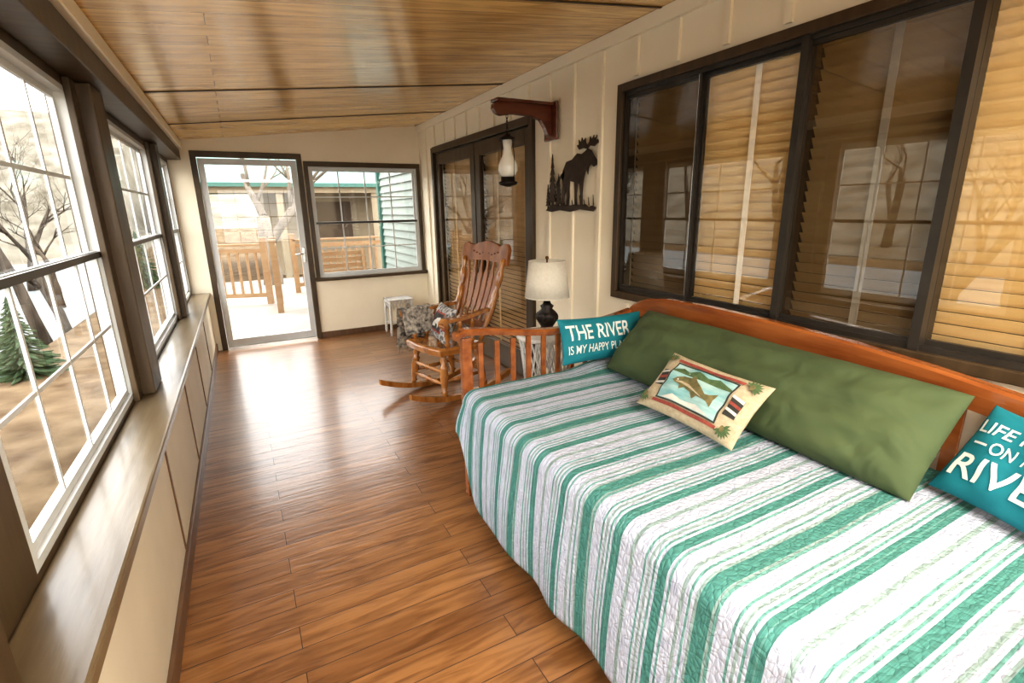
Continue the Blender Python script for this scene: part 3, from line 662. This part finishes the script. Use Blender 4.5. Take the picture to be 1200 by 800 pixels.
b=B().mat(m_metal); b.lathe([(0,.012),(.2,.06),(.45,.07),(.6,.05),(1,.05)],(0,0,-.01),(0,0,.055),seg=20)
b.lathe([(0,.06),(.3,.055),(.6,.025),(1,.008)],(0,0,.30),(0,0,.345),seg=20)
for sy in (-1,1): b.tube([(0,sy*.055,.03),(0,sy*.09,.06),(0,sy*.098,.18),(0,sy*.08,.28),(0,sy*.035,.335),(0,0,.34)],.0035,seg=6)
b.make('lantern_frame',hl)

# ---------------------------------------------------------------- moose art
def art():
    e=B().mat(m_art)
    def P2(pts): e.prism([(0,-(x-29)/100,(z-24)/100) for x,z in pts],(-.006,0,0))
    body=[(20,30),(23,34),(30,35),(36,38.5),(41,37.5),(45,39),(48,40.5),(51.5,39),(54,36),(57.5,32.5),(57.5,29.5),(54.5,28.5),(51.5,30.5),(49.5,29),(48.5,24),(46.5,28),(44.5,24),(43.2,19),(42.5,12),(43.2,4),(40.6,4),(40,12),(39,18.5),(37,19),(36,12),(36.6,4),(34,4),(33.5,12),(33,20),(27.5,21),(26.3,16),(27,11),(26,4),(23.4,4),(24,11),(22.6,15.5),(21,11),(20,4),(17.4,4),(18,12),(18.8,18),(18,24),(18.6,28)]
    P2(body)
    P2([(47,39.5),(50,42),(55,41),(59,43),(58.4,45),(56.2,44.3),(57.2,47.5),(54.6,45.4),(54,48),(52,45.5),(50,47.6),(49.5,44.6),(46.8,42)])
    P2([(47.5,40),(43,41.2),(38,40.6),(35.5,43.5),(37.8,43.8),(37.3,47),(40,45),(41,48),(42.6,45.5),(45,47.2),(45.4,44),(47.6,42)])
    def pine(x,zb,h,w):
        pts=[(x,zb+h)];k=7
        for i in range(1,k+1): pts+= [(x+w*(i/k)**.9,zb+h-h*.88*i/k),(x+w*.4*i/k,zb+h-h*.88*i/k+.9)]
        pts=pts+[(x+.7,zb+h*.12),(x+.7,zb)]; lft=[(2*x-a,c) for a,c in pts[1:]][::-1]
        P2(pts+lft)
    pine(5,2,39,6); pine(13.2,2,25,4); pine(-1.0,2,18,3)
    P2([(-4,1),(4,0),(15,1.2),(28,0),(40,1.5),(55,.2),(58,2.6),(54,4),(50,3.2),(46,5),(41,4.4),(34,5),(27,4.3),(20,5.4),(14,4.4),(8,5.4),(2,4.6)])
    P2([(11,17),(16,24),(19,21.5),(22,27),(20,28),(16,25.5),(10,20)])
    for k in range(12):
        x=2+k*4.8; P2([(x,4),(x+.5,4),(x-1.2+.3*(k%4),8+1.5*(k%3))])
    return e.make('moose_wall_art',origin=(0,0,0),label='black metal cutout of moose and pine trees on the wall',cat='wall art')
o=art(); o.location=(XR-.0185,3.02,1.71)

# ---------------------------------------------------------------- outdoors
m_ground=M('leafy_ground',(.40,.24,.11),(.95,.66,.38),.95,3.2,bump=.6,detail=9,k=E,spec=.1)
m_hill=M('winter_forest',(.42,.36,.26),(.95,.86,.68),.95,.7,detail=9,k=E*1.5,spec=.1)
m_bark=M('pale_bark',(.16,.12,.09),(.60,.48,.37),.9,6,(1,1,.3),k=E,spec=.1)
m_barkl=M('whitish_bark',(.45,.36,.28),(.9,.76,.6),.9,6,(1,1,.3),k=E*1.4,spec=.1)  # whiter bark for the big trunk beyond the deck
m_fir=M('fir_green',(.14,.30,.09),(.30,.52,.18),.9,9,k=E)
m_roof=M('green_metal_roof',(.10,.46,.34),(.14,.54,.42),.5,5,k=E*1.4)
m_side=M('pale_siding',(.72,.84,.74),(.82,.93,.82),.7,3,k=E*1.8)
m_hwall=M('tan_cabin_wall',(.92,.70,.44),(1,.82,.54),.8,3,k=E*1.6)
m_water=M('river_water',(.62,.70,.72),(.90,.96,.97),.4,.9,(1,.3,1),bump=.4,k=E*1.35,spec=.15)
def hgt(x,y):
    if x>-2.7: z=-.38
    elif x>-4.6: z=-.38-(-2.7-x)/1.9*1.3
    elif x>-19: z=-1.9
    else: z=-1.9+min(18,(-19-x)*.45)
    if y>26 : z+=min(9,(y-26)*.28)*(1 if x>-4 else max(0,1-(-4-x)/3))
    if x<-6 and y>40: z=max(z,-1.9+min(14,(y-40)*.5))
    return z+.06*math.sin(x*1.7+y)*math.cos(y*.9)
b=B().mat(m_ground); xs=[-70,-60,-50,-42,-34,-28,-24,-21,-19,-17,-12,-8,-6,-5,-4.6,-4,-3.4,-2.7,-1,0,2,4,6,8,12,16,22,30,40]; yv=[-25,-18,-12,-8,-5,-2,0,2,4,6,8,10,12,15,18,22,26,30,36,40,44,54,66]
V={}
for i,x in enumerate(xs):
    for j,y in enumerate(yv): V[i,j]=b.bm.verts.new((x,y,hgt(x,y)))
for i in range(len(xs)-1):
    for j in range(len(yv)-1):
        b.mat(m_hill if (xs[i]<-21 or yv[j]>=30) else m_ground); b._f([V[i,j],V[i+1,j],V[i+1,j+1],V[i,j+1]],True)
b.make('ground',label='leaf-littered brown yard sloping to the river bank',cat='ground',kind='structure')
b=B().mat(m_water); b.box(-24,-3.6,-25,44,-1.35,-1.3); b.make('river',label='pale grey river flowing past the porch',cat='river',kind='structure')
b=B().mat(m_deckf); b.box(-.9,5.2,YE+.101,13.2,-.12,-.04)
b.make('deck',label='sun-bleached wooden deck outside the glass door',cat='deck',kind='structure')
def railing(p0,p1,label):
    p0=Vector(p0);p1=Vector(p1);L=(p1-p0).length; d=(p1-p0).normalized(); e=empty('deck_railing',p0,label,'railing',math.atan2(d.y,d.x))
    b=B().mat(m_deckw); b.box(0,L,-.045,.045,1.0,1.035,bev=.004); b.make('top_rail',e)
    b=B().mat(m_deckw); b.box(.05,L-.05,-.02,.02,.88,.95); b.box(.05,L-.05,-.02,.02,.12,.19)
    k=int(L/.13)
    for i in range(1,k): b.box(L*i/k-.018,L*i/k+.018,-.018,.018,.19,.88)
    b.make('balusters',e)
    for x in (0,L):
        b=B().mat(m_deckw); b.box(x-.045,x+.045,-.045,.045,0,1.12); b.box(x-.055,x+.055,-.055,.055,1.12,1.14); b.make('post',e)
railing((-.6,9.95,-.04),(.35,9.6,-.04),'golden wooden deck railing with square balusters')
railing((.50,9.5,-.04),(.44,8.6,-.04),'short golden wooden stair railing on the deck')
railing((.9,10.6,-.04),(4.6,10.6,-.04),'long golden wooden railing along the deck edge')
bn=empty('patio_bench',(1.4,8.6,-.04),'weathered wooden slatted bench on the deck','bench')
b=B().mat(m_deckw)
for k in range(4): b.box(-.5,.5,-.2+.11*k,-.11+.11*k,.42,.445)
b.make('seat',bn)
b=B().mat(m_deckw)
for k in range(4): b.box(-.5,.5,.24+.02*k,.26+.02*k,.52+.1*k,.59+.1*k)
b.make('backrest',bn)
for sx in (-.45,.45):
    for sy in (-.17,.2): 
        b=B().mat(m_deckw); b.box(sx-.03,sx+.03,sy-.03,sy+.03,0,.42); b.make('leg',bn)
    b=B().mat(m_deckw); b.prism([(sx-.02,.2,.42),(sx-.02,.26,.42),(sx-.02,.34,.95),(sx-.02,.28,.95)],(.04,0,0)); b.make('back_post',bn)
b=B().mat(m_side)
z=-.1
while z<3.0:
    b.prism([(2.10,YE+.102,z),(2.125,YE+.102,z+.11),(2.2,YE+.102,z+.11),(2.2,YE+.102,z)],(0,1.9,0)); z+=.11
b.mat(m_roof); b.box(2.07,2.2,YE+2.0,YE+2.1,-.1,3.0)
ST(b,'wall_outer','pale green lap siding on the house exterior','wall')
cb=empty('cabin',(2,17,-.4),'tan neighbouring cabin with green metal roof','building')
b=B().mat(m_hwall); b.box(-1.2,8,0,5,0,3.0); b.make('cabin_wall',cb)
b=B().mat(m_roof); b.prism([(-3.2,-2.2,2.55),(-3.2,-2.2,2.65),(-3.2,2.5,4.3),(-3.2,2.5,4.2)],(12,0,0)); b.prism([(-3.2,7,2.75),(-3.2,2.5,4.3),(-3.2,2.5,4.2),(-3.2,7,2.65)],(12,0,0)); b.make('roof',cb,label='green metal roof')
for x in (-2.9,-.9,1.6,4.5,7.5):
    b=B().mat(m_hwall); b.box(x-.08,x+.08,-2.0,-1.84,0,2.65); b.make('porch_post',cb)
b=B().mat(m_hwall); b.box(-3.1,8.4,-2.05,-1.8,2.4,2.56); b.make('porch_beam',cb)
for x in (.2,3,5.5):
    b=B().mat(m_dark); b.box(x,x+1.1,-.03,0,1.1,2.2); b.make('cabin_window',cb,label='dark cabin window')
def tree(x,y,h,seed,label,lean=(0,0),r0=.14,mat=m_bark,depth=6):
    rnd=random.Random(seed); b=B().mat(mat); z0=hgt(x,y)-.1
    def br_(p,d,L,r,dep):
        pts=[p];rr=[r];dd=d.copy();q=p.copy();n_=3
        for i in range(n_):
            dd=(dd+Vector((rnd.uniform(-.16,.16),rnd.uniform(-.16,.16),rnd.uniform(-.02,.12)))).normalized(); q=q+dd*L/n_; pts.append(q.copy()); rr.append(r*(1-.45*(i+1)/n_))
        b.tube(pts,rr,seg=7 if dep>3 else 4)
        if dep<=0: return
        for k in range(rnd.choice((2,3,3)) if dep>1 else 3):
            a=rnd.uniform(0,2*pi); t=rnd.uniform(.45,1.0); sp_=rnd.uniform(.45,.95)
            o=dd.orthogonal().normalized(); o.rotate(Matrix.Rotation(a,3,dd)); nd=(dd+o*sp_).normalized()
            i=min(n_,max(1,int(t*n_+.5))); br_(pts[i],nd,L*rnd.uniform(.6,.8),rr[i]*.68,dep-1)
    br_(Vector((0,0,0)),Vector((lean[0],lean[1],1)).normalized(),h*.32,r0,depth)
    o=b.make('bare_tree',label=label,cat='tree',norm=False); o.location=(x,y,z0); return o
tl='bare winter tree with pale branching limbs'
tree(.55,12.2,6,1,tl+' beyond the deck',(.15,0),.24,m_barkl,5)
tree(-3.0,10.6,5.5,3,tl+' on the river bank',(-.1,0),.10,depth=7); tree(-4.0,15.6,6,4,tl+' on the river bank',(.0,0),.13,depth=7); tree(-7.4,26,9,5,tl+' on the river bank',(0,0),.2,depth=7)
tree(-5.3,20.4,6.5,6,tl+' by the water',(0,0),.15,depth=7); tree(-3.0,2.6,5,8,tl+' on the river bank',(0,0),.12)
tree(-10.5,34,10,7,tl+' on the river bank',(0,0),.22,depth=7); tree(-4,33,9,9,tl+' on the hillside',(0,0),.22,depth=7)
for i in range(9):
    x=-22-random.random()*3; tree(x,-2+i*7+random.random()*1,10,20+i,tl+' on the far bank',(0,0),.22,m_bark,5)
def fir(x,y,h,label):
    b=B().mat(m_fir); z0=hgt(x,y)-.05; rnd=random.Random(x*7)
    for k in range(16):
        zz=h*(.04+.057*k); r=h*.34*(1-k/16.5); nb=26
        for j in range(nb):
            a=2*pi*j/nb+k*.37+rnd.uniform(-.1,.1); dx,dy=math.cos(a),math.sin(a); rl=r*rnd.uniform(.6,1.15); dr=rnd.uniform(.0,.05)*h
            b.prism([(0,0,zz+h*.06),(dx*rl*.7-dy*rl*.09,dy*rl*.7+dx*rl*.09,zz+h*.01-dr),(dx*rl*1.1,dy*rl*1.1,zz-dr),(dx*rl*.7+dy*rl*.09,dy*rl*.7-dx*rl*.09,zz+h*.01-dr)],(0,0,.012))
    b.mat(m_bark); b.cyl((0,0,0),(0,0,h*.95),h*.02,h*.005)
    o=b.make('young_fir',label=label,cat='tree'); o.location=(x,y,z0)
fir(-2.5,7.9,1.1,'small green fir tree in the yard'); fir(-2.3,12.9,1.2,'small green fir tree in the yard'); fir(-2.4,16.5,1.6,'green fir tree in the yard near the bank')

# ---------------------------------------------------------------- light
w=bpy.data.worlds.new('W'); S.world=w; w.use_nodes=True; nt=w.node_tree; bg=nt.nodes['Background']
tc=nt.nodes.new('ShaderNodeTexCoord'); sp=nt.nodes.new('ShaderNodeSeparateXYZ'); cr=nt.nodes.new('ShaderNodeValToRGB')
nt.links.new(tc.outputs['Generated'],sp.inputs[0]); nt.links.new(sp.outputs[2],cr.inputs[0]); nt.links.new(cr.outputs[0],bg.inputs[0])
cr.color_ramp.elements[0].color=(1,.96,.88,1); cr.color_ramp.elements[1].color=(.92,.96,1,1); cr.color_ramp.elements[1].position=.8
bg.inputs[1].default_value=5.8
def light(t,name,loc,energy,rot,col=(1,1,1),**k):
    l=bpy.data.lights.new(name,t); l.energy=energy; l.color=col
    for a,v in k.items(): setattr(l,a,v)
    o=bpy.data.objects.new(name,l); COL.objects.link(o); o.location=loc; o.rotation_euler=rot; return o
light('SUN','sun_lamp',(5,5,10),3.0,(math.radians(-18),math.radians(38),0),(1,.93,.82),angle=.15)
light('AREA','porch_fill_light',(.9,-.75,2.22),115,(0,0,0),(1,.93,.80),shape='RECTANGLE',size=1.8,size_y=1.2)  # soft area fill added behind the camera to brighten the interior, no real fixture
# ---------------------------------------------------------------- camera
cam=bpy.data.cameras.new('camera'); co=bpy.data.objects.new('camera',cam); COL.objects.link(co); S.camera=co
cam.sensor_width=36; cam.lens=36*582/1200; cam.clip_start=.02; cam.clip_end=300
rx=Vector((.8795,-.4756,-.0169)).normalized(); fw=Vector((.4558,.8518,-.2586)); fw=(fw-rx*fw.dot(rx)).normalized(); up=rx.cross(fw)
m=Matrix((rx,up,-fw)).transposed().to_4x4(); m.translation=(0,0,1.5); co.matrix_world=m
